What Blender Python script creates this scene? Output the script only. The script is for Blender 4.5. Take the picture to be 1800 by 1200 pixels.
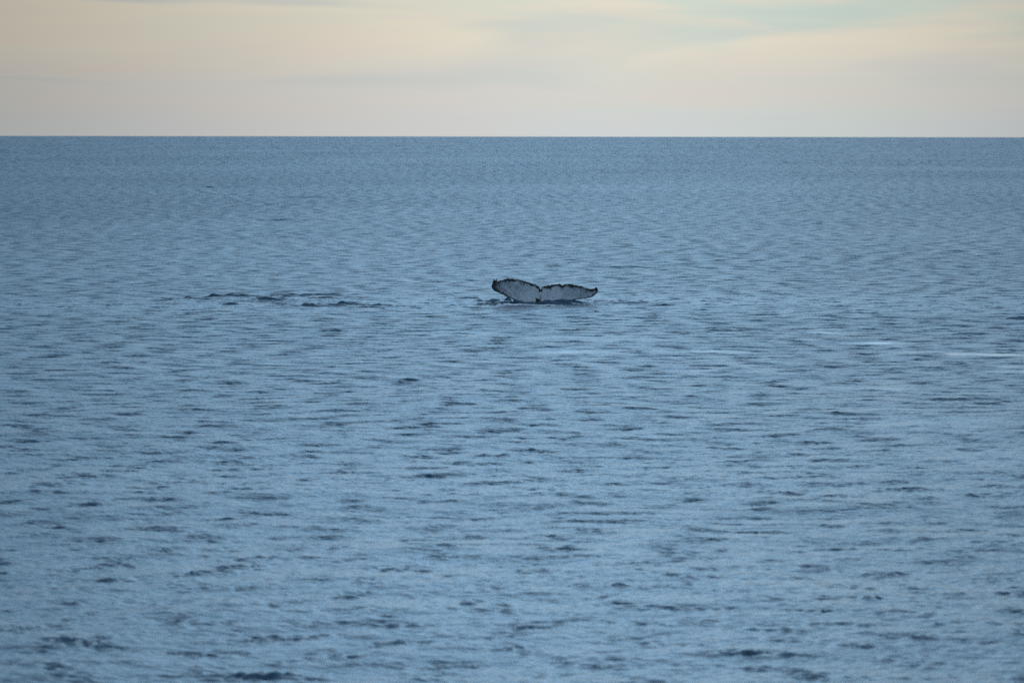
import bpy, math, random
import numpy as np

for o in list(bpy.data.objects):
    bpy.data.objects.remove(o)
sc = bpy.context.scene
C = sc.collection
R = math.radians

# ------------------------------------------------------------------ camera
EYE = 7.1                    # metres above the sea
FPX = 10000.0                # focal length in photo pixels (200 mm on a 36 mm sensor)
EARTH = 6.371e6
PITCH = math.atan((600 - 225.4) / FPX)
ROLL = R(0.08)
cam_d = bpy.data.cameras.new('camera')
cam = bpy.data.objects.new('camera', cam_d)
C.objects.link(cam)
cam_d.sensor_width = 36.0
cam_d.lens = 200.0
cam_d.clip_start = 0.5
cam_d.clip_end = 60000.0
cam.location = (0, 0, EYE)
cam.rotation_mode = 'XYZ'
from mathutils import Matrix, Vector
cam.rotation_euler = (Matrix.Rotation(R(90) - PITCH, 3, 'X') @ Matrix.Rotation(ROLL, 3, 'Z')).to_euler()
cam_d.dof.use_dof = True
cam_d.dof.focus_distance = 229.0
cam_d.dof.aperture_fstop = 3.2
sc.camera = cam
CR = Matrix.Rotation(R(90) - PITCH, 3, 'X') @ Matrix.Rotation(ROLL, 3, 'Z')

def ray(px, py):
    return (CR @ Vector(((px - 900) / FPX, (600 - py) / FPX, -1.0))).normalized()

def on_sea(px, py, z=0.0):
    """the point of the sea's surface seen at a place in the photograph"""
    d = ray(px, py)
    t = (z - EYE) / d.z
    for _ in range(8):
        x, y = d.x * t, d.y * t
        t = (z - (x * x + y * y) / (2 * EARTH) - EYE) / d.z
    return d.x * t, d.y * t

def on_depth(px, py, Y):
    d = ray(px, py)
    t = Y / d.y
    return d.x * t, EYE + d.z * t

# ------------------------------------------------------------------ world, sun, exposure
SUN_EL, SUN_AZ = 24.0, 68.0          # azimuth clockwise from +Y (view direction)
SKY = 0.12
HAZE = (0.61, 1.32, 2.12)
w = bpy.data.worlds.new('World')
sc.world = w
w.use_nodes = True
nt = w.node_tree
nt.nodes.clear()
def N(tree, typ, **kw):
    n = tree.nodes.new(typ)
    for k, v in kw.items():
        setattr(n, k, v)
    return n
def M(tree, op, a, b=None, c=None, clamp=False):
    n = tree.nodes.new('ShaderNodeMath'); n.operation = op; n.use_clamp = clamp
    for i, v in enumerate((a, b, c)):
        if v is None: continue
        if isinstance(v, (int, float)): n.inputs[i].default_value = v
        else: tree.links.new(v, n.inputs[i])
    return n.outputs[0]
def V(tree, op, a, b=None, scale=None):
    n = tree.nodes.new('ShaderNodeVectorMath'); n.operation = op
    for i, v in enumerate((a, b)):
        if v is None: continue
        if isinstance(v, tuple): n.inputs[i].default_value = v
        else: tree.links.new(v, n.inputs[i])
    if scale is not None:
        if isinstance(scale, (int, float)): n.inputs['Scale'].default_value = scale
        else: tree.links.new(scale, n.inputs['Scale'])
    return n.outputs[0]
def MIX(tree, f, a, b):
    n = tree.nodes.new('ShaderNodeMix'); n.data_type = 'RGBA'
    for i, v in ((0, f), (6, a), (7, b)):
        if isinstance(v, (int, float)): n.inputs[i].default_value = v
        elif isinstance(v, tuple): n.inputs[i].default_value = (*v, 1)
        else: tree.links.new(v, n.inputs[i])
    return n.outputs[2]
def NOISE(tree, vec, scale, detail=2.0, rough=0.5, dist=0.0):
    n = tree.nodes.new('ShaderNodeTexNoise')
    n.inputs['Scale'].default_value = scale; n.inputs['Detail'].default_value = detail
    n.inputs['Roughness'].default_value = rough; n.inputs['Distortion'].default_value = dist
    tree.links.new(vec, n.inputs['Vector'])
    return n.outputs['Fac']
def RAMP(tree, f, stops, interp='EASE'):
    n = tree.nodes.new('ShaderNodeValToRGB'); cr = n.color_ramp; cr.interpolation = interp
    while len(cr.elements) < len(stops): cr.elements.new(0.5)
    for e, (p, col) in zip(cr.elements, stops):
        e.position = p; e.color = (*col, 1) if isinstance(col, tuple) else (col, col, col, 1)
    tree.links.new(f, n.inputs[0])
    return n.outputs[0]
def SS(tree, v, a, b):
    n = tree.nodes.new('ShaderNodeMapRange'); n.interpolation_type = 'SMOOTHSTEP'
    n.inputs['From Min'].default_value = a; n.inputs['From Max'].default_value = b
    tree.links.new(v, n.inputs['Value'])
    return n.outputs['Result']

tc = N(nt, 'ShaderNodeTexCoord').outputs['Generated']
sx = N(nt, 'ShaderNodeSeparateXYZ'); nt.links.new(tc, sx.inputs[0])
X, Y, Z = sx.outputs
sky = N(nt, 'ShaderNodeTexSky', sky_type='NISHITA')
sky.sun_disc = False
sky.sun_elevation = R(SUN_EL); sky.sun_rotation = R(SUN_AZ)
sky.air_density = 1.0; sky.dust_density = 0.6; sky.ozone_density = 2.0
# stratus: flat layered cloud over the horizon, thinning with height to open blue
U = 1.0 / SKY
el = M(nt, 'MAXIMUM', Z, 0.0)
cv = N(nt, 'ShaderNodeCombineXYZ')
nt.links.new(M(nt, 'MULTIPLY', X, 26.0), cv.inputs[0])
nt.links.new(M(nt, 'MULTIPLY', Y, 26.0), cv.inputs[1])
nt.links.new(M(nt, 'MULTIPLY', el, 230.0), cv.inputs[2])
band = NOISE(nt, cv.outputs[0], 0.55, 3.5, 0.5, 0.5)
cv2 = V(nt, 'ADD', cv.outputs[0], (13.7, 4.1, 31.0))
tint = NOISE(nt, cv2, 0.32, 3.0, 0.5, 0.6)
low = RAMP(nt, M(nt, 'MULTIPLY', el, 25.0, clamp=True),          # horizon veil colour with height (0..2.3 deg)
           [(0.0, (0.57, 0.60, 0.60)), (0.16, (0.62, 0.605, 0.565)), (0.42, (0.72, 0.665, 0.55)), (1.0, (0.73, 0.69, 0.57))])
teal = (0.54, 0.64, 0.57)
grey = (0.39, 0.47, 0.53)
rose = (0.68, 0.57, 0.50)
leftw = SS(nt, X, 0.03, -0.10)
tealw = M(nt, 'MULTIPLY_ADD', M(nt, 'MULTIPLY', SS(nt, X, -0.03, 0.05), SS(nt, el, 0.009, 0.022)), 0.7, 0.22)
c1 = MIX(nt, M(nt, 'MULTIPLY', SS(nt, band, 0.44, 0.60), tealw), low, teal)
c2 = MIX(nt, M(nt, 'MULTIPLY', SS(nt, tint, 0.47, 0.60), M(nt, 'MULTIPLY_ADD', leftw, 0.78, 0.2)), c1, grey)
c3 = MIX(nt, M(nt, 'MULTIPLY', SS(nt, tint, 0.48, 0.33), 0.25), c2, rose)
# lens-like dimming to either side, put into the sky colour to darken outer water
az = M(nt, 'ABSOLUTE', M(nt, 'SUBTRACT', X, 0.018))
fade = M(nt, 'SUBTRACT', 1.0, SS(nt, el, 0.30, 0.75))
side_dim = M(nt, 'SUBTRACT', 1.08, M(nt, 'MULTIPLY', SS(nt, az, 0.0, 0.15), M(nt, 'MULTIPLY', fade, 0.52)))
cl = V(nt, 'SCALE', c3, scale=U)
# pale blue haze between the cloud bank and the open sky above
hz = RAMP(nt, M(nt, 'MULTIPLY', el, 2.0, clamp=True), [(0.0, 1.0), (0.17, 0.84), (0.36, 0.25), (0.80, 0.0)])
haze_c = V(nt, 'SCALE', MIX(nt, 0.0, HAZE, HAZE), scale=U)
skyb = MIX(nt, hz, sky.outputs[0], haze_c)
cover = M(nt, 'SUBTRACT', 1.0, SS(nt, el, 0.028, 0.085))
hi = NOISE(nt, V(nt, 'MULTIPLY', tc, (3.0, 3.0, 14.0)), 1.6, 5.0, 0.55, 0.4)
cover = M(nt, 'ADD', cover, M(nt, 'MULTIPLY', SS(nt, hi, 0.42, 0.75), 0.42), clamp=True)
bg = N(nt, 'ShaderNodeBackground'); bg.inputs[1].default_value = SKY
nt.links.new(V(nt, 'SCALE', MIX(nt, cover, skyb, cl), scale=side_dim), bg.inputs[0])
wo = N(nt, 'ShaderNodeOutputWorld'); nt.links.new(bg.outputs[0], wo.inputs[0])

sun_d = bpy.data.lights.new('sun', 'SUN'); sun_d.energy = 0.8; sun_d.angle = R(12); sun_d.color = (1.0, 0.9, 0.76)
sun = bpy.data.objects.new('sun', sun_d); C.objects.link(sun)
sdir = Vector((math.sin(R(SUN_AZ)) * math.cos(R(SUN_EL)), math.cos(R(SUN_AZ)) * math.cos(R(SUN_EL)), math.sin(R(SUN_EL))))
sun.rotation_euler = sdir.to_track_quat('Z', 'Y').to_euler()
sun.location = (60, 60, 80)
sc.cycles.use_adaptive_sampling = False
sc.cycles.use_denoising = False      # a denoiser melts the far ripples together
vs = sc.view_settings
sc.display_settings.display_device = 'sRGB'
vs.view_transform = 'Standard'; vs.look = 'None'; vs.gamma = 1.0; vs.exposure = 0.0; vs.use_curve_mapping = False

# ------------------------------------------------------------------ the sea's waves
rng = np.random.default_rng(11)
WIND = R(-45.0)              # waves run towards the boat and a little to its right
def spectrum(n, L):
    k1 = np.fft.fftfreq(n, L / n) * 2 * np.pi
    kx, ky = np.meshgrid(k1, k1, indexing='ij')
    k = np.hypot(kx, ky); k[0, 0] = 1
    return kx, ky, k
def wavefield(n, L, lo, hi, mss, spread, wind, seed, chop=1.0):
    """height and choppy shift on an n x n tile of L metres; wavelengths lo..hi, mean square slope mss"""
    g = np.random.default_rng(seed)
    kx, ky, k = spectrum(n, L)
    lam = 2 * np.pi / k
    m = (lam >= lo) & (lam < hi); m[0, 0] = False
    th = np.arctan2(ky, kx) - wind
    D = np.abs(np.cos(th / 2)) ** (2 * spread) + 0.03
    A = np.where(m, k ** -2.0 * np.sqrt(D), 0)
    ph = g.normal(size=(n, n)) + 1j * g.normal(size=(n, n))
    F = A * ph
    s2 = 0.5 * np.sum(np.abs(F) ** 2 * k * k)
    F = F * math.sqrt(mss / s2)
    h = np.fft.ifft2(F).real * n * n
    dx = np.fft.ifft2(F * (-1j) * kx / k).real * n * n * chop
    dy = np.fft.ifft2(F * (-1j) * ky / k).real * n * n * chop
    return np.stack([h, dx, dy], -1).astype(np.float32), L
def sample(tile, x, y, rot=0.0):
    T, L = tile
    n = T.shape[0]
    c, s = math.cos(rot), math.sin(rot)
    u = ((x * c + y * s) / L * n); v = ((-x * s + y * c) / L * n)
    iu = np.floor(u); iv = np.floor(v)
    fu = (u - iu)[:, None].astype(np.float32); fv = (v - iv)[:, None].astype(np.float32)
    i0 = iu.astype(np.int64) % n; j0 = iv.astype(np.int64) % n
    i1 = (i0 + 1) % n; j1 = (j0 + 1) % n
    r = (T[i0, j0] * (1 - fu) + T[i1, j0] * fu) * (1 - fv) + (T[i0, j1] * (1 - fu) + T[i1, j1] * fu) * fv
    if rot:
        r = np.stack([r[:, 0], r[:, 1] * c - r[:, 2] * s, r[:, 1] * s + r[:, 2] * c], -1)
    return r
R0 = 0.43
ROT = [R0 + 0.13 * i * (1 if i % 2 else -1) for i in range(7)]
# (tile, lo, mss, is short wave)
BANDS = [
    (wavefield(1024, 1400.0, 30, 110, 0.000015, 3, WIND - ROT[0], 1), 30, 0.000015, False),
    (wavefield(1024, 700.0, 8, 30, 0.00006, 3, WIND - ROT[1] + 0.5, 2), 8, 0.00006, False),
    (wavefield(1024, 190.0, 2.6, 8, 0.0003, 2.5, WIND - ROT[2], 3), 2.6, 0.0003, False),
    (wavefield(2048, 131.0, 1.1, 2.6, 0.00030, 2.2, WIND - ROT[3], 4), 1.1, 0.00030, True),
    (wavefield(2048, 127.0, 0.6, 1.1, 0.00060, 1.6, WIND - ROT[4], 5), 0.6, 0.00060, True),
    (wavefield(2048, 97.0, 0.35, 0.6, 0.0026, 1.3, WIND - ROT[5], 6), 0.35, 0.0026, True),
    (wavefield(2048, 71.0, 0.18, 0.35, 0.0060, 1.0, WIND - ROT[6], 7), 0.18, 0.0060, True),
]
NOISE_T = wavefield(1024, 400.0, 12, 120, 0.01, 0.01, 0, 9)      # slow patchiness of the breeze
NSD = float(NOISE_T[0][..., 0].std())
RAG_T = wavefield(1024, 60.0, 0.5, 8, 0.01, 0.01, 0, 10)
RSD = float(RAG_T[0][..., 0].std())
GRP_T = wavefield(1024, 60.0, 0.5, 2.5, 0.01, 0.01, 0, 14)
GSD = float(GRP_T[0][..., 0].std())
CHURN = wavefield(512, 24.0, 0.16, 0.9, 0.09, 0.05, 0, 12, 0.8)

# smooth slicks (the prints a whale's tail leaves): px, py, half width px, half depth px, strength
SLICKS = [(1455, 581, 75, 3.6, 1.8), (1375, 579, 40, 1.8, .8), (940, 595, 150, 3.5, .38), (1090, 598, 90, 2.2, .4), (820, 588, 60, 4, .35),
          (1090, 619, 140, 4.5, .75), (1250, 617, 90, 3.0, .7), (1530, 600, 70, 1.8, .8), (1700, 603, 90, 1.6, .6),
          (1745, 620, 75, 2.2, .85), (1620, 614, 70, 2.0, .55), (1770, 641, 40, 2.2, .6), (1780, 650, 40, 1.8, .6), (1590, 684, 55, 2.2, .7),
          (1500, 680, 120, 4.0, .38), (730, 562, 30, 2.0, .4), (1220, 652, 60, 2.6, .5), (1360, 655, 60, 3, .4), (1570, 722, 50, 3, .5),
          (1700, 690, 70, 3, .5), (1120, 641, 80, 2.0, .4), (1080, 531, 36, 1.0, .5), (1650, 745, 130, 12, .3), (1720, 800, 120, 14, .28)]
# single crests: px, py, half length px, height m, steep-side width m, tilt
CRESTS = [(868, 531, 8, .16, .14, .2), (879, 529.5, 6, .17, .12, -.3), (888, 533, 7, .15, .13, .2), (897, 531.5, 7, .19, .13, .3), (908, 533, 7, .17, .13, -.2), (918, 534.5, 8, .14, .13, .2), (857, 533, 9, .13, .14, 0), (846, 531, 8, .09, .14, 0), (903, 535.5, 9, .12, .12, 0), (1075, 535, 24, .05, .15, 0),
          (326, 526, 30, .13, .24, .4), (368, 521, 26, .20, .24, .2), (412, 519.5, 42, .16, .26, -.1), (505, 517, 30, .14, .24, .1), (585, 518, 34, .13, .24, -.2), (440, 521, 30, .10, .24, -.4), (540, 522, 50, .08, .3, -.8), (310, 526, 34, .07, .3, .6), (480, 536, 36, .05, .25, 0),
          (560, 517, 44, .12, .25, -.3), (520, 515, 16, .10, .2, .2), (600, 524, 26, .09, .25, -.4), (640, 526, 18, .06, .25, -.3),
          (520, 541, 34, .09, .25, .1), (600, 540, 44, .12, .28, 0), (665, 542, 40, .05, .25, -.2), (395, 536, 30, .06, .25, 0),
          (594, 582, 16, .12, .22, .1), (585, 585, 26, .06, .3, .1), (845, 613, 18, .08, .3, 0), (840, 526, 26, .07, .25, .1),
          (1010, 603, 18, .05, .25, 0), (1165, 608, 16, .07, .2, 0), (1270, 580, 30, .07, .25, .2), (1690, 641, 22, .10, .25, .1),
          (1640, 645, 60, .05, .3, 0), (1440, 642, 34, .08, .25, -.2), (1120, 538, 30, .06, .25, 0), (1160, 541, 22, .06, .2, 0),
          (1785, 563, 24, .12, .25, .1), (1330, 578, 50, .06, .2, 0), (440, 1176, 75, .085, .22, 0), (330, 1170, 50, .07, .2, .2), (540, 1180, 60, .06, .2, -.2),
          (1290, 928, 60, .06, .25, 0), (1200, 930, 36, .05, .2, .2), (1140, 960, 24, .07, .2, 0), (1550, 1003, 70, .06, .25, 0), (1750, 1003, 26, .07, .2, 0),
          (1390, 1098, 40, .07, .2, 0), (690, 1072, 34, .05, .2, 0), (1500, 1103, 30, .05, .2, 0), (180, 948, 22, .06, .2, 0), (45, 885, 26, .07, .2, 0),
          (160, 888, 34, .05, .2, 0), (75, 1130, 40, .07, .2, .2), (150, 1115, 40, .06, .2, .2), (745, 835, 20, .06, .2, 0), (1690, 702, 40, .05, .3, 0),
          (700, 670, 46, .06, .3, 0), (1120, 680, 26, .07, .25, 0), (1620, 1110, 36, .07, .2, 0), (1690, 1040, 60, .05, .2, .3),
          (540, 346, 50, .22, .8, 0), (367, 330, 14, .22, .8, 0), (815, 309, 16, .22, .9, 0), (500, 387, 34, .2, .6, 0), (1090, 467, 40, .10, .4, 0)]
for pts in (((296, 528), (350, 523), (400, 520), (450, 521), (486, 528)), ((474, 519), (520, 515.5), (560, 516), (602, 519), (652, 527)),
            ((492, 541), (540, 539.5), (600, 538.5), (640, 537.5), (694, 541))):
    r_ = random.Random(len(CRESTS))
    for (ax, ay), (bx, by) in zip(pts, pts[1:]):
        for k in range(4):
            q = (k + r_.random()) / 4
            CRESTS.append((ax + (bx - ax) * q, ay + (by - ay) * q + r_.uniform(-.5, .5), r_.uniform(10, 26), r_.uniform(.045, .10), r_.uniform(.16, .26), max(-.8, min(.8, (by - ay) / (bx - ax) * -20))))
WY = on_sea(948, 536)[1]      # distance of the whale's tail
WX = on_sea(948, 536)[0]

def waves(x, y, step):
    """displaced surface at flat positions x, y for a mesh of the given spacing; also returns the waves left out"""
    n = len(x)
    patch = sample(NOISE_T, x * 0.7, y * 0.35, 0.2)[:, 0] / NSD
    rag = sample(RAG_T, x, y, 1.1)[:, 0] / RSD
    rag2 = sample(RAG_T, x * 0.4 + 7, y * 0.25, 0.3)[:, 0] / RSD
    slick = np.zeros(n, np.float32)
    for px, py, a, b, s in SLICKS:
        cx, cy = on_sea(px, py)
        sxm = a * cy / FPX; sym = b * cy * cy / (EYE * FPX)
        q = ((x - cx) / sxm) ** 2 + ((y - cy) / sym) ** 2
        sel = q < 9
        if sel.any():
            slick[sel] = np.maximum(slick[sel], s * (1.1 if px > 1200 else 1.0) * np.clip((1.3 - q[sel] + 0.55 * rag[sel] + 0.45 * rag2[sel]) / 1.6, 0, 1))
    gust = np.clip(1 + 0.05 * patch, 0.65, 1.4)
    rag3 = sample(GRP_T, x, y, 0.9)[:, 0] / GSD
    grp = np.exp(0.62 * rag3 - 0.22)          # waves come in groups
    boost = np.ones(n, np.float32); bump = np.zeros(n, np.float32)
    for px, py, hl, H, wd, tl in CRESTS:
        cx, cy = on_sea(px, py)
        L = hl * cy / FPX
        dx = x - cx; dy = y - cy - dx * tl
        sel = (np.abs(dx) < 3 * L) & (np.abs(dy) < 6 * wd)
        if not sel.any(): continue
        boost[sel] = np.maximum(boost[sel], 1 + (12 if 500 < py < 590 else 9) * min(H, 0.1) * np.exp(-(dx[sel] / (1.2 * L)) ** 2 - (dy[sel] / (3.5 * wd)) ** 2))
        dyy = dy[sel] + 0.8 * wd * rag2[sel] + 0.35 * wd * rag3[sel]
        f = np.exp(-(dx[sel] / L) ** 2) * (np.clip(0.8 + 0.7 * rag3[sel] + 0.2 * rag[sel], 0.1, 2.0) if 500 < py < 590 else np.clip(0.6 + 0.55 * rag3[sel] + 0.3 * rag[sel], 0.0, 1.8))
        g = np.where(dyy < 0, np.exp(-(dyy / wd) ** 2), np.exp(-(dyy / (2.6 * wd)) ** 2))
        k = 0.75 if 500 < py < 590 else 0.35
        bump[sel] = np.maximum(bump[sel], min(H, 0.24) * k * f * g).astype(np.float32)
    slick = np.clip(slick * np.clip(0.9 + 0.4 * rag3, 0.3, 1.2), 0, 1)
    out = np.zeros((n, 3), np.float32)
    lost_mid = np.zeros(n, np.float32); lost_short = np.zeros(n, np.float32); lost_big = np.zeros(n, np.float32)
    for i, (tile, lo, mss, short) in enumerate(BANDS):
        wgt = np.clip((lo * 1.4 / step - (1.0 if lo < 0.5 else 1.8 if lo < 1 else 3.0)) / 1.0, 0, 1)
        amp = np.ones(n)
        if short:
            amp = gust * (1 - (0.92 if lo < 0.5 else 0.8 if lo < 1 else 0.65) * slick) * (np.clip(grp, 0.15, 3.0) if lo < 0.5 else 1) * boost
        elif lo < 5:
            amp = (1 - 0.85 * slick)
        sel = wgt > 0
        if sel.any():
            out[sel] += sample(tile, x[sel], y[sel], ROT[i]) * (wgt * amp)[sel][:, None].astype(np.float32)
        l = mss * (1 - wgt) * amp ** 2
        if lo >= 2.6: lost_big += l
        elif lo >= 0.5: lost_mid += l
        else: lost_short += l
    out[:, 0] += bump
    # water heaped and churned round the sinking tail
    dx = x - WX; dy = y - WY
    sel = (np.abs(dx) < 7) & (np.abs(dy) < 6)
    if sel.any():
        a, b, rg = dx[sel], dy[sel], rag[sel]
        env = 1 / (1 + np.exp((np.abs(a + 0.1) - 1.95) / 0.22))
        line = b + 0.75 + 0.10 * np.sin(a * 3.1) + 0.10 * rg
        g = np.where(line < 0, np.exp(-(line / 0.33) ** 2), np.exp(-(line / 0.8) ** 2))
        hgt = 0.06 - 0.03 * np.exp(-(a / 0.25) ** 2) + 0.03 * np.sin(a * 2.3 + 1) + 0.05 * rag3[sel] + 0.05 * np.exp(-((a + 0.95) / 0.5) ** 2)
        out[sel, 0] += env * g * hgt
        ch = sample(CHURN, x[sel], y[sel], 0.4)
        ce = np.exp(-((a + 1.25) / 1.0) ** 2) * np.exp(-((b + 0.7) / 0.9) ** 2) * 1.5 + \
             0.9 * np.exp(-(a / 2.6) ** 2) * np.exp(-((b + 0.9) / 0.7) ** 2) + 0.3 * np.exp(-(a / 4.5) ** 2) * np.exp(-((b + 1.6) / 1.4) ** 2)
        out[sel] += ch * ce[:, None]
    cx, cy = on_sea(480, 528)
    a = (x - cx) / 4.2; b = (y - cy) / 6.0
    ce = np.exp(-a ** 2 - b ** 2) * 0.5 * np.clip(0.6 + 0.5 * rag, 0, 2)
    for qx, qy, s in ((720, 582, .3), (1260, 590, .25), (1640, 640, .3), (845, 614, .25)):
        cx, cy = on_sea(qx, qy)
        ce = np.maximum(ce, s * np.exp(-((x - cx) / 1.6) ** 2 - ((y - cy) / 4.0) ** 2) * np.clip(0.6 + 0.6 * rag, 0, 2))
    sel = ce > 0.01
    if sel.any():
        out[sel] += sample(CHURN, x[sel], y[sel], 0.9) * ce[sel][:, None] * np.clip(0.9 / (step[sel] * 3 + 0.3), 0, 1)[:, None]
    return out, gust, slick, lost_short, lost_mid, lost_big

def build_sea():
    # rings of vertices round the boat, close together in the open view and wider elsewhere
    rr = [0.5]
    while rr[-1] < 60: rr.append(rr[-1] * 1.12 + 0.05)
    rr[-1] = 60.0
    while rr[-1] < 11500:
        r = rr[-1]
        if r < 64: s = 0.5
        elif WY - 4 < r < WY + 3: s = 0.085
        elif WY - 12 < r < WY + 14: s = 0.16
        elif r < 480: s = r * (0.0014 if r < 110 else 0.00115)
        else: s = r * min(0.00105 * (r / 480) ** 0.9, 0.012)
        rr.append(r + s)
    rr += [13000, 16000, 22000]
    rr = np.array(rr)
    def az(px): return math.degrees(math.atan2(px - 900, FPX))
    a = [az(-90)]
    while a[-1] < az(1890):
        a.append(a[-1] + (0.0105 if az(842) < a[-1] < az(1075) else 0.0218))
    st = 0.03; hi = a[-1]; outer = []
    x = hi
    while x < 172:
        st = min(st * 1.35, 9.0); x += st; outer.append(x)
    st = 0.03; x = a[0]; left = []
    while x > -172:
        st = min(st * 1.35, 9.0); x -= st; left.append(x)
    lo_end = left[-1] + 360
    if lo_end - outer[-1] < 2: outer.pop()
    a = np.array(left[::-1] + a + outer)
    na, nr = len(a), len(rr)
    da = np.gradient(np.radians(a)); dr = np.gradient(rr)
    TH, RR = np.meshgrid(np.radians(a), rr)
    step = np.maximum(dr[:, None] + 0 * TH, RR * da[None, :]).ravel()
    # irregular spacing: no grid pattern can show in the waves
    jg = np.random.default_rng(77)
    JR = jg.uniform(-0.36, 0.36, RR.shape) * dr[:, None]; JT = jg.uniform(-0.36, 0.36, RR.shape) * da[None, :]
    JR[:, np.abs(da) > R(0.05)] = 0; JT[:, np.abs(da) > R(0.05)] = 0; JR[:2] = 0; JR[-4:] = 0
    RR = RR + JR; TH = TH + JT
    x = (RR * np.sin(TH)).ravel(); y = (RR * np.cos(TH)).ravel()
    d, gust, slick, ls, lm, lb = waves(x, y, step)
    co = np.stack([x + d[:, 1], y + d[:, 2], d[:, 0] - (x * x + y * y) / (2 * EARTH)], -1).astype(np.float32)
    i = np.arange(nr - 1)[:, None] * na; j = np.arange(na)[None, :]
    jn = (j + 1) % na
    q = np.stack([i + j, i + jn, i + na + jn, i + na + j], -1).reshape(-1, 4)[:, ::-1]
    me = bpy.data.meshes.new('sea')
    me.vertices.add(len(co)); me.vertices.foreach_set('co', co.ravel())
    me.loops.add(q.size); me.loops.foreach_set('vertex_index', q.ravel().astype(np.int32))
    me.polygons.add(len(q)); me.polygons.foreach_set('loop_start', np.arange(0, q.size, 4, dtype=np.int32))
    me.polygons.foreach_set('use_smooth', np.ones(len(q), bool))
    def att(name, v):
        t = me.attributes.new(name, 'FLOAT', 'POINT'); t.data.foreach_set('value', np.ascontiguousarray(v, np.float32))
    calm = (1 - 0.97 * slick)
    att('ripple', gust * calm)                       # ripples of a hand's breadth
    att('chop_short', np.sqrt(ls / 0.0086))          # short waves finer than the mesh
    att('chop_mid', np.sqrt(lm / 0.0009))
    att('unresolved', 0.45 * (lm + ls) + 2.5 * lb)
    att('slick', slick)
    me.update(calc_edges=True)
    if me.validate(): print('sea mesh fixed')
    o = bpy.data.objects.new('sea', me); C.objects.link(o)
    o['kind'] = 'structure'; o['label'] = 'steel blue rippled open sea reaching to the horizon'
    print('sea', len(co), 'verts', nr, na)
    return o

def water_material():
    m = bpy.data.materials.new('sea_water'); m.use_nodes = True
    t = m.node_tree; t.nodes.clear()
    P = N(t, 'ShaderNodeNewGeometry').outputs['Position']
    NG = t.nodes[-1].outputs['Normal']
    def A(name):
        n = N(t, 'ShaderNodeAttribute', attribute_name=name); return n.outputs['Fac']
    # slopes of waves finer than the mesh: finite differences of a height in world space
    def slopes(scale, eps, detail, amp, rot, stretch):
        mp = N(t, 'ShaderNodeMapping'); mp.vector_type = 'POINT'
        mp.inputs['Rotation'].default_value = (0, 0, rot)
        mp.inputs['Scale'].default_value = (stretch, 1, 1)
        def h(off):
            v = V(t, 'ADD', P, off)
            v = V(t, 'MULTIPLY', v, (1, 1, 0))
            n = N(t, 'ShaderNodeVectorRotate'); n.rotation_type = 'Z_AXIS'; n.inputs['Angle'].default_value = rot
            t.links.new(v, n.inputs['Vector'])
            return NOISE(t, V(t, 'MULTIPLY', n.outputs[0], (stretch, 1, 1)), scale, detail, 0.55)
        t.nodes.remove(mp)
        h0 = h((0, 0, 0)); hx = h((eps, 0, 0)); hy = h((0, eps, 0))
        k = 1.0 / eps / scale
        gx = M(t, 'MULTIPLY', M(t, 'SUBTRACT', hx, h0), k)
        gy = M(t, 'MULTIPLY', M(t, 'SUBTRACT', hy, h0), k)
        return M(t, 'MULTIPLY', gx, amp), M(t, 'MULTIPLY', gy, amp)
    sl = []
    sl.append(slopes(8.0, 0.01, 1.5, M(t, 'MULTIPLY', A('ripple'), RIP[0]), R(28), 0.6))
    sl.append(slopes(4.2, 0.015, 1.0, M(t, 'MULTIPLY', A('chop_short'), RIP[1]), R(24), 0.6))
    sl.append(slopes(2.0, 0.03, 2.0, M(t, 'MULTIPLY', A('chop_mid'), RIP[2]), R(20), 0.75))
    gx = M(t, 'ADD', M(t, 'ADD', sl[0][0], sl[1][0]), sl[2][0])
    gy = M(t, 'ADD', M(t, 'ADD', sl[0][1], sl[1][1]), sl[2][1])
    # wind waves are steeper on their lee side (towards -y)
    gp = M(t, 'MULTIPLY_ADD', M(t, 'MAXIMUM', M(t, 'SUBTRACT', gy, 0.08), 0.0), 2.0, M(t, 'MULTIPLY', M(t, 'MAXIMUM', gy, 0.0), 0.8))
    gy = M(t, 'ADD', gp, M(t, 'MULTIPLY', M(t, 'MINIMUM', gy, 0.0), 0.4))
    cb = N(t, 'ShaderNodeCombineXYZ'); t.links.new(gx, cb.inputs[0]); t.links.new(gy, cb.inputs[1])
    nn = V(t, 'NORMALIZE', V(t, 'SUBTRACT', NG, cb.outputs[0]))
    b = N(t, 'ShaderNodeBsdfPrincipled')
    b.inputs['Base Color'].default_value = (*BODY, 1)
    b.inputs['IOR'].default_value = 1.333
    # alpha^2 = unresolved mean square slope
    un = M(t, 'ADD', A('unresolved'), M(t, 'MULTIPLY', M(t, 'SUBTRACT', 1.0, A('slick')), 0.0012))
    al = M(t, 'SQRT', M(t, 'MULTIPLY', M(t, 'SQRT', M(t, 'ADD', un, 0.0002)), 1.0))
    t.links.new(M(t, 'MINIMUM', al, 0.5), b.inputs['Roughness'])
    t.links.new(nn, b.inputs['Normal'])
    o = N(t, 'ShaderNodeOutputMaterial'); t.links.new(b.outputs[0], o.inputs[0])
    return m
RIP = (0.25, 0.26, 0.20)
BODY = (0.004, 0.070, 0.115)
sea = build_sea()
sea.data.materials.append(water_material())

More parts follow.
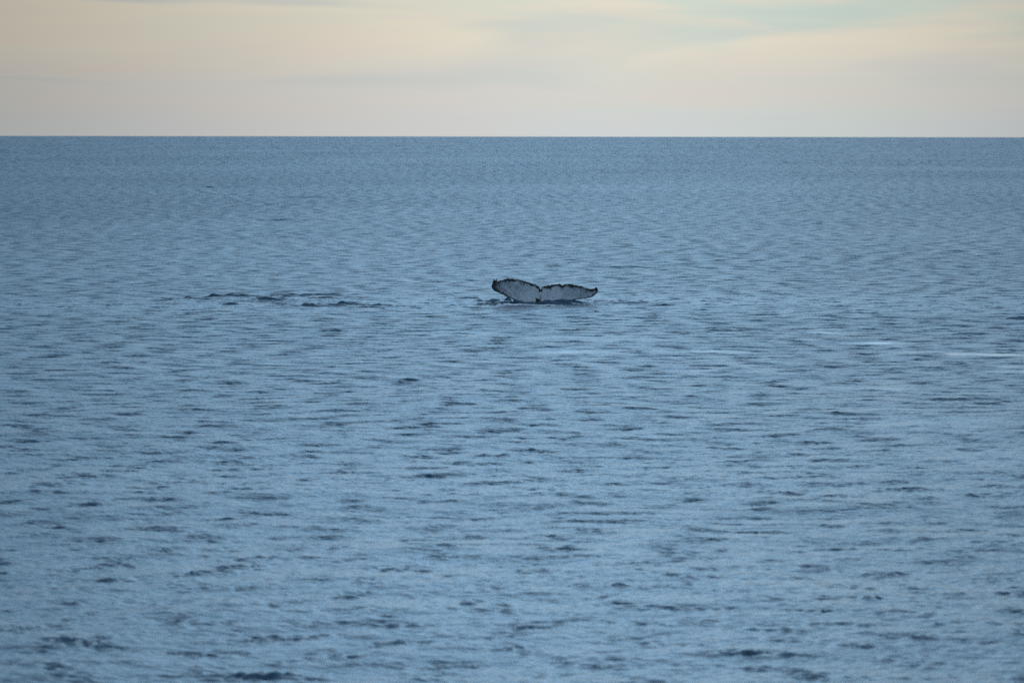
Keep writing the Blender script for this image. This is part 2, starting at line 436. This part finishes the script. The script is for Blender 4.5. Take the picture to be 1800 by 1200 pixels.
# ------------------------------------------------------------------ the whale
TOP_L = [(864, 504), (865.2, 499), (866.6, 495.4), (867.4, 492.4), (869.4, 491.6), (871, 493), (872.6, 491.2), (873.8, 491.6), (874.6, 494.4), (877, 493.6), (880, 492.6), (884, 492.2), (888, 491.0),
         (892, 489.6), (896, 490.0), (900, 489.8), (903, 490.0), (904, 490.9), (908, 490.9), (912, 491.3), (915, 492.6), (919, 493.6), (923, 494.4), (928, 495.8), (932, 496.8),
         (936, 499.0), (941, 500.2), (945, 502.2), (948, 504.6), (950.4, 509.0)]
TOP_R = [(950.4, 509.0), (952, 505.6), (955, 503.6), (960, 502.6), (964, 501.8), (968, 501.4), (973, 500.0), (979, 499.4), (984, 499.4), (986.4, 500.4), (988, 502.0), (990, 501.0), (993, 499.6),
         (998, 499.0), (1003, 499.2), (1006, 499.0), (1008, 500.4), (1011, 500.8), (1014, 501.0), (1017, 501.9), (1023, 502.3), (1026, 504.6), (1029, 506.2), (1033, 506.6), (1036, 508.0),
         (1040, 508.4), (1043, 508.0), (1045, 507.0), (1046.6, 505.0), (1047.6, 504.6), (1049, 505.4), (1050, 506.4), (1050.6, 510.0), (1051.2, 512.0)]
BOT = [(864, 504), (864.6, 506.5), (867, 509.5), (870, 511.8), (875, 513.8), (882, 516.8), (890, 521.0), (897, 524.2), (905, 528.5), (915, 534), (925, 541), (934, 551), (940, 562),
       (954, 562), (962, 551), (972, 542), (985, 535), (995, 531.2), (1001, 529.2), (1008, 527.3), (1018, 525.6), (1030, 524.2), (1038, 522.6), (1043, 520.4), (1048, 516.2), (1051.2, 512.0)]
PX = WY / FPX
def build_whale():
    top = np.array(TOP_L + TOP_R[1:]); bot = np.array(BOT)
    nx, nz = 560, 64
    u = np.linspace(0, 1, nx)
    s = 0.5 - 0.5 * np.cos(np.pi * u)
    xs = 864 + (0.8 * u + 0.2 * s) * (1051.2 - 864)
    zt = np.interp(xs, top[:, 0], top[:, 1]); zb = np.interp(xs, bot[:, 0], bot[:, 1])
    g = np.random.default_rng(5)
    jag = np.convolve(g.normal(size=nx + 8), np.ones(4) / 4, 'valid')[:nx] * 0.45
    jag *= np.clip(np.minimum(xs - 866, 1050 - xs) / 6, 0, 1)
    zt = zt + jag
    ox, oz0 = on_depth(948, 536, WY)
    T = np.linspace(0, 1, nz)[:, None]
    side = (xs - 949.5) / 93.0
    sa = np.abs(side)
    thick = 0.05 + 0.17 * np.clip(1 - sa, 0, 1) ** 1.1
    thick = np.minimum(thick, 0.55 * (zb - zt) * PX + 0.012)
    prof = np.clip(1.9 * np.sqrt(T + 0.0) * np.exp(-1.9 * T) * 1.25, 0, 1.3)
    prof = np.where(T < 1, prof * (1 - T ** 6), 0) + 0.10 * (T > 0) * (T < 1)
    PYX = np.broadcast_to(xs, (nz, nx)); PYY = zb[None, :] * (1 - T) + zt[None, :] * T
    X = (PYX - 948) * PX + ox; Zc = (536 - PYY) * PX + oz0
    ripple = 0.012 * np.sin(PYX * 0.11 + 1.3) + 0.010 * np.sin(PYX * 0.31 + PYY * 0.2)
    cup = -0.22 * np.sin(np.pi * np.clip(T, 0, 1)) * np.clip(1 - sa, 0, 1)[None, :] * 0.5
    Yc = WY + (Zc) * 0.10 - 0.22 * (sa ** 2)[None, :] * np.where(side < 0, 1.2, 0.4)[None, :] + ripple * T - cup
    keel = 0.16 * np.exp(-((PYX - 946) / 5.0) ** 2) * np.exp(-((PYY - 536) / 7.0) ** 2 * np.where(PYY > 536, 0, 1))
    groove = 0.03 * np.exp(-((PYX - 949) / 2.0) ** 2) * T
    F = np.stack([X, Yc - thick * prof * 0.55 - keel + groove, Zc], -1)
    B = np.stack([X, Yc + thick * prof * 0.45, Zc], -1)
    # ---- pigment: black rim, mottled tips, black keel, specks, rust, one long scar
    def blur(a, k):
        ker = np.ones(k) / k; kz = np.ones(max(1, round(k * 0.55))); kz /= len(kz)
        a = np.apply_along_axis(lambda r: np.convolve(r, ker, 'same'), 1, a)
        return np.apply_along_axis(lambda r: np.convolve(r, kz, 'same'), 0, a)
    n1 = blur(g.normal(size=(nz, nx)), 5); n1 /= n1.std()
    n2 = blur(g.normal(size=(nz, nx)), 11); n2 /= n2.std()
    n3 = blur(g.normal(size=(nz, nx)), 3); n3 /= n3.std()
    n4 = blur(g.normal(size=(nz, nx)), 21); n4 /= n4.std()
    dtop = PYY - zt[None, :]; dbot = zb[None, :] - PYY
    rim = 3.8 + 1.2 * n2 + 1.0 * n4[3:4, :] + 0.45 * n1
    pig = np.clip((rim - dtop) / 0.7, 0, 1)
    lead = np.where(PYX < 949, np.interp(PYX, [864, 880, 897, 915, 930], [9, 5.5, 4.0, 2.0, 0]), np.interp(PYX, [990, 1001, 1020, 1040, 1051], [0, 1.8, 1.6, 3.0, 6]))
    pig = np.maximum(pig, np.clip((lead + 1.1 * n2 + 0.5 * n1 - dbot) / 1.2, 0, 1) * np.where(PYX < 949, 0.92, 0.95))
    dl = PYX - 864 - 0.35 * (PYY - 504); dr = 1051 - PYX + 0.25 * (PYY - 508)
    pig = np.maximum(pig, np.clip((8.5 - dl + 3.0 * n2 + 1.6 * n3) / 2.5, 0, 1) * 0.97)
    pig = np.maximum(pig, np.clip((15.0 - dl + 5.0 * n1 + 3 * n3) / 4, 0, 1) * 0.75)
    pig = np.maximum(pig, np.clip((4.8 - dr + 1.6 * n2 + 1.2 * n3) / 1.6, 0, 1) * 0.97)
    dm = np.hypot((PYX - 946.2) / 6.0, (PYY - 532) / 10.5)
    pig = np.maximum(pig, np.clip((1.0 - dm + 0.12 * n2) / 0.2, 0, 1))
    seam = 949.2 + 1.3 * np.sin((PYY - 509) * 0.55)
    pig = np.maximum(pig, np.clip((1.35 - np.abs(PYX - seam) + 0.9 * n1 - 0.4) / 0.5, 0, 1) * (PYY < 527) * 0.95)
    pig = np.maximum(pig, np.clip((3.6 - np.hypot(PYX - 950.2, (PYY - 510) * 0.9) + 0.8 * n1) / 0.8, 0, 1))
    sc_ = 1021.6 - 0.12 * (PYY - 508) + 0.5 * np.sin(PYY * 0.8)
    pig = np.maximum(pig, np.clip((0.62 - np.abs(PYX - sc_)) / 0.35, 0, 1) * (PYY > 504.5) * (PYY < 522.5) * 0.95)
    pig = np.maximum(pig, np.clip((PYY - 529.5 + 0.5 * n2) / 2.5, 0, 1) * 0.85)
    for k in range(110):
        left = k < 95
        cx = g.uniform(876, 944) if left else g.uniform(955, 1042)
        if left and g.random() < 0.45: cx = 876 + abs(g.normal()) * 16
        tt = np.interp(cx, xs, zt); bb = min(np.interp(cx, xs, zb), 531)
        cy = tt + 2.2 + (bb - tt - 3) * g.random() ** 1.7
        r = g.uniform(0.45, 1.05) * (1.25 if g.random() < 0.15 else 1)
        pig = np.maximum(pig, np.clip((r - np.hypot(PYX - cx, PYY - cy)) / 0.35, 0, 1) * g.uniform(0.45, 0.95))
    for cx, cy, r in ((897.3, 503.8, 1.2), (886.5, 500.5, 1.2), (873, 499, 1.1), (972.6, 522, 1.0), (1005, 520.5, 1.2), (1022, 505.5, 1.3), (968.5, 509, .9), (1002, 504, 1.1), (916, 499.5, .9), (927, 501, 1.0)):
        pig = np.maximum(pig, np.clip((r - np.hypot((PYX - cx) * 0.8, PYY - cy) + 0.15 * n3) / 0.4, 0, 1) * 0.95)
    rust = np.clip((4.6 - dtop + 0.8 * n2) / 2.0, 0, 1) * np.clip(0.45 + 0.6 * n2, 0, 1)
    rust = np.maximum(rust, np.exp(-((PYX - 1011) / 5) ** 2 - ((PYY - 504) / 1.8) ** 2))
    rust = np.maximum(rust, 0.7 * np.exp(-((PYX - 869) / 3) ** 2 - ((PYY - 501) / 5) ** 2))
    tone = np.clip(0.34 + 0.55 * np.exp(-((PYX - 950) / 42) ** 2) + 0.10 * n4 + 0.05 * n2 - 0.30 * np.clip(1 - dtop / 7, 0, 1) + 0.25 * np.clip((PYY - 508) / 18, 0, 1) * np.exp(-((PYX - 950) / 70) ** 2), 0, 1)
    nv = nz * nx
    vs_ = [F.reshape(-1, 3), B.reshape(-1, 3)]
    i = np.arange(nz - 1)[:, None] * nx; j = np.arange(nx - 1)[None, :]
    qf = np.stack([i + j, i + j + 1, i + nx + j + 1, i + nx + j], -1).reshape(-1, 4)
    qb = qf[:, ::-1] + nv
    jj = np.arange(nx - 1)
    q1 = np.stack([jj + 1, jj, jj + nv, jj + nv + 1], -1)
    tj = (nz - 1) * nx + jj
    q2 = np.stack([tj, tj + 1, tj + 1 + nv, tj + nv], -1)
    # ---- tail stock and body, going down and away below the water
    path = [(0.02, -.10, .13, .17), (.10, -.35, .17, .30), (.35, -.9, .24, .45), (.8, -1.7, .36, .62), (1.5, -2.8, .62, .85), (2.5, -4.2, 1.0, 1.15), (3.6, -5.7, 1.3, 1.4), (4.8, -7.3, 1.4, 1.5),
            (6.0, -8.9, 1.3, 1.35), (7.1, -10.3, 1.0, 1.0), (7.9, -11.3, .6, .55), (8.2, -11.7, .15, .12)]
    rv = []; nr_ = 32
    cxw = (946.2 - 948) * PX + ox
    for a_, (py_, pz_, rx, ry) in enumerate(path):
        nxt = path[min(a_ + 1, len(path) - 1)]; prv = path[max(a_ - 1, 0)]
        tg = Vector((0, nxt[0] - prv[0], nxt[1] - prv[1])).normalized()
        up = Vector((0, -tg.z, tg.y))
        for k in range(nr_):
            t_ = 2 * math.pi * k / nr_
            p = Vector((cxw, WY + py_, pz_ + oz0)) + Vector((1, 0, 0)) * math.cos(t_) * rx + up * math.sin(t_) * ry
            rv.append(tuple(p))
    base = 2 * nv
    qs = []
    for a_ in range(len(path) - 1):
        for k in range(nr_):
            k2 = (k + 1) % nr_
            qs.append((base + a_ * nr_ + k, base + a_ * nr_ + k2, base + (a_ + 1) * nr_ + k2, base + (a_ + 1) * nr_ + k))
    verts = np.concatenate(vs_ + [np.array(rv)]); faces = np.concatenate([qf, qb, q1, q2, np.array(qs)])
    me = bpy.data.meshes.new('humpback_whale')
    me.from_pydata(verts.tolist(), [], faces.tolist())
    me.polygons.foreach_set('use_smooth', np.ones(len(faces), bool))
    back = np.ones(nv); bodyp = np.ones(len(rv))
    for name, v, d in (('pigment', pig, 1.0), ('rust', rust, 0.0), ('tone', tone, 0.0)):
        t = me.attributes.new(name, 'FLOAT', 'POINT')
        t.data.foreach_set('value', np.concatenate([v.ravel(), back * d, bodyp * d]).astype(np.float32))
    me.update()
    o = bpy.data.objects.new('humpback_whale', me); C.objects.link(o)
    o['label'] = 'diving whale raising its pale mottled tail flukes with ragged black edges out of the sea'
    o['category'] = 'whale'
    m = bpy.data.materials.new('whale_skin'); m.use_nodes = True; t = m.node_tree
    b = t.nodes['Principled BSDF']
    tcn = N(t, 'ShaderNodeTexCoord').outputs['Object']
    def A(nm): return N(t, 'ShaderNodeAttribute', attribute_name=nm).outputs['Fac']
    sp = NOISE(t, tcn, 14.0, 4.0, 0.6); fine = NOISE(t, tcn, 60.0, 3.0, 0.6)
    pale = MIX(t, M(t, 'MULTIPLY_ADD', M(t, 'SUBTRACT', sp, 0.5), 0.8, A('tone'), clamp=True), PALE[0], PALE[1])
    pale = MIX(t, M(t, 'MULTIPLY', A('rust'), 0.8), pale, (0.20, 0.13, 0.07))
    dark = MIX(t, fine, (0.006, 0.006, 0.008), (0.03, 0.024, 0.022))
    pg = M(t, 'ADD', A('pigment'), M(t, 'MULTIPLY', SS(t, fine, 0.58, 0.75), 0.35), clamp=True)
    t.links.new(MIX(t, pg, pale, dark), b.inputs['Base Color'])
    b.inputs['Roughness'].default_value = 0.30
    bp = N(t, 'ShaderNodeBump'); bp.inputs['Strength'].default_value = 0.35; bp.inputs['Distance'].default_value = 0.02
    t.links.new(sp, bp.inputs['Height']); t.links.new(bp.outputs[0], b.inputs['Normal'])
    me.materials.append(m)
    # ---- barnacles crusting the tips and the trailing edge
    bv, bf = [], []
    fr = F
    def barnacle(p, r, h, dirv):
        d = Vector(dirv).normalized(); a1 = d.orthogonal().normalized(); a2 = d.cross(a1)
        n0 = len(bv); K = 6; ph = g.uniform(0, 6)
        for rr_, hh in ((1.0, -0.2), (0.85, 0.55), (0.45, 1.0), (0.3, 0.75)):
            for k in range(K):
                t_ = ph + 2 * math.pi * k / K
                bv.append(tuple(Vector(p) + (a1 * math.cos(t_) + a2 * math.sin(t_)) * r * rr_ + d * h * hh))
        for a_ in range(3):
            for k in range(K):
                k2 = (k + 1) % K
                bf.append((n0 + a_ * K + k, n0 + a_ * K + k2, n0 + (a_ + 1) * K + k2, n0 + (a_ + 1) * K + k))
        bf.append(tuple(n0 + 3 * K + k for k in range(K)))
    for k in range(150):
        q = g.random()
        if q < 0.36: cx = 865 + abs(g.normal()) * 4.5
        elif q < 0.62: cx = 1050.6 - abs(g.normal()) * 2.4
        else: cx = g.uniform(868, 1048)
        cx = min(max(cx, 864.8), 1050.6)
        col = int(np.argmin(np.abs(xs - cx)))
        row = nz - 1 - int(abs(g.normal()) * (18 if q < 0.62 else 3)); row = max(row, 14)
        p = fr[row, col]
        if row > nz - 4: dv = (g.normal() * 0.3, -0.5, 1.0)
        else: dv = (g.normal() * 0.2, -1, 0.2)
        r = g.uniform(0.010, 0.022)
        barnacle(p, r, r * g.uniform(0.8, 1.6), dv)
    bm_ = bpy.data.meshes.new('barnacles'); bm_.from_pydata(bv, [], bf)
    ob = bpy.data.objects.new('barnacles', bm_); C.objects.link(ob); ob.parent = o
    ob['kind'] = 'stuff'; ob['label'] = 'barnacles crusting the tips and trailing edge of the flukes'
    mb = bpy.data.materials.new('barnacle_shell'); mb.use_nodes = True
    bb_ = mb.node_tree.nodes['Principled BSDF']; 
    nb = NOISE(mb.node_tree, N(mb.node_tree, 'ShaderNodeTexCoord').outputs['Object'], 30, 2)
    mb.node_tree.links.new(MIX(mb.node_tree, nb, (0.01, 0.009, 0.008), (0.07, 0.05, 0.03)), bb_.inputs['Base Color'])
    bb_.inputs['Roughness'].default_value = 0.8
    bm_.materials.append(mb)
    return o
PALE = ((0.24, 0.29, 0.33), (0.88, 0.90, 0.89))
build_whale()

# ------------------------------------------------------------------ foam
def sea_height(x, y):
    x = np.asarray(x, float); y = np.asarray(y, float)
    d, *_ = waves(x, y, np.full(len(x), 0.1))
    d2, *_ = waves(x - d[:, 1], y - d[:, 2], np.full(len(x), 0.1))
    return d2[:, 0] - (x * x + y * y) / (2 * EARTH)
def build_foam(name, label, streaks, seed):
    g = np.random.default_rng(seed)
    xs, ys, rs = [], [], []
    for px, py, a, b, n, r in streaks:
        cx, cy = on_sea(px, py)
        A = a * cy / FPX; B = b * cy * cy / (EYE * FPX)
        cl = [(cx + g.uniform(-1, 1) * A, cy + g.normal() * B * 0.5) for _ in range(max(3, n // 28))]
        for k in range(int(n * 1.8)):
            c = cl[g.integers(len(cl))]
            xs.append(c[0] + g.normal() * 0.09 * (1 if A > 0.4 else 0.5)); ys.append(c[1] + g.normal() * 0.07)
            rs.append(1.3 * r * g.uniform(0.5, 1.5))
    zs = sea_height(xs, ys)
    ico = [(0, 0, 1)] + [(math.cos(2 * math.pi * k / 6), math.sin(2 * math.pi * k / 6), 0.25) for k in range(6)] + [(1.1 * math.cos(2 * math.pi * k / 6), 1.1 * math.sin(2 * math.pi * k / 6), -0.5) for k in range(6)]
    fc = [(0, 1 + k, 1 + (k + 1) % 6) for k in range(6)] + [(1 + k, 7 + k, 7 + (k + 1) % 6, 1 + (k + 1) % 6) for k in range(6)]
    bv, bf = [], []
    for x, y, z, r in zip(xs, ys, zs, rs):
        n0 = len(bv); ph = g.uniform(0, 6); c, s = math.cos(ph), math.sin(ph); st = g.uniform(0.9, 2.2)
        for v in ico:
            bv.append((x + (v[0] * c - v[1] * s) * r * st, y + (v[0] * s + v[1] * c) * r, z + v[2] * r * 0.7 + 0.015))
        for f in fc: bf.append(tuple(n0 + q for q in f))
    me = bpy.data.meshes.new(name); me.from_pydata(bv, [], bf)
    me.polygons.foreach_set('use_smooth', np.ones(len(bf), bool))
    o = bpy.data.objects.new(name, me); C.objects.link(o); o['kind'] = 'stuff'
    o['label'] = label; o['category'] = 'foam'
    me.materials.append(FOAM)
    return o
FOAM = bpy.data.materials.new('foam'); FOAM.use_nodes = True
_b = FOAM.node_tree.nodes['Principled BSDF']
_n = NOISE(FOAM.node_tree, N(FOAM.node_tree, 'ShaderNodeTexCoord').outputs['Object'], 12, 2)
FOAM.node_tree.links.new(MIX(FOAM.node_tree, _n, (0.70, 0.86, 0.96), (0.82, 0.93, 0.98)), _b.inputs['Base Color'])
_b.inputs['Roughness'].default_value = 0.5
build_foam('sea_foam', 'broken white foam streaks on the water in front of the sinking flukes', [
    (888, 538.2, 12, .4, 150, .022), (905, 539.0, 20, .4, 300, .024), (925, 539.6, 12, .5, 160, .02), (846, 534.5, 5, .5, 40, .018),
    (955, 540.3, 20, .6, 150, .018), (972, 542, 14, .8, 80, .015), (1060, 534.6, 14, .4, 240, .022), (1092, 534.8, 16, .4, 300, .024),
    (1020, 538, 20, .5, 70, .015), (890, 536, 24, .7, 50, .016), (935, 539, 25, .8, 60, .013), (870, 531, 14, 1.0, 20, .014)], 3)
build_foam('sea_foam', 'faint line of bubbles on the crest of the low swirls left of the flukes', [
    (545, 524, 12, 1.2, 60, .013), (405, 524, 25, 1.0, 60, .012)], 4)
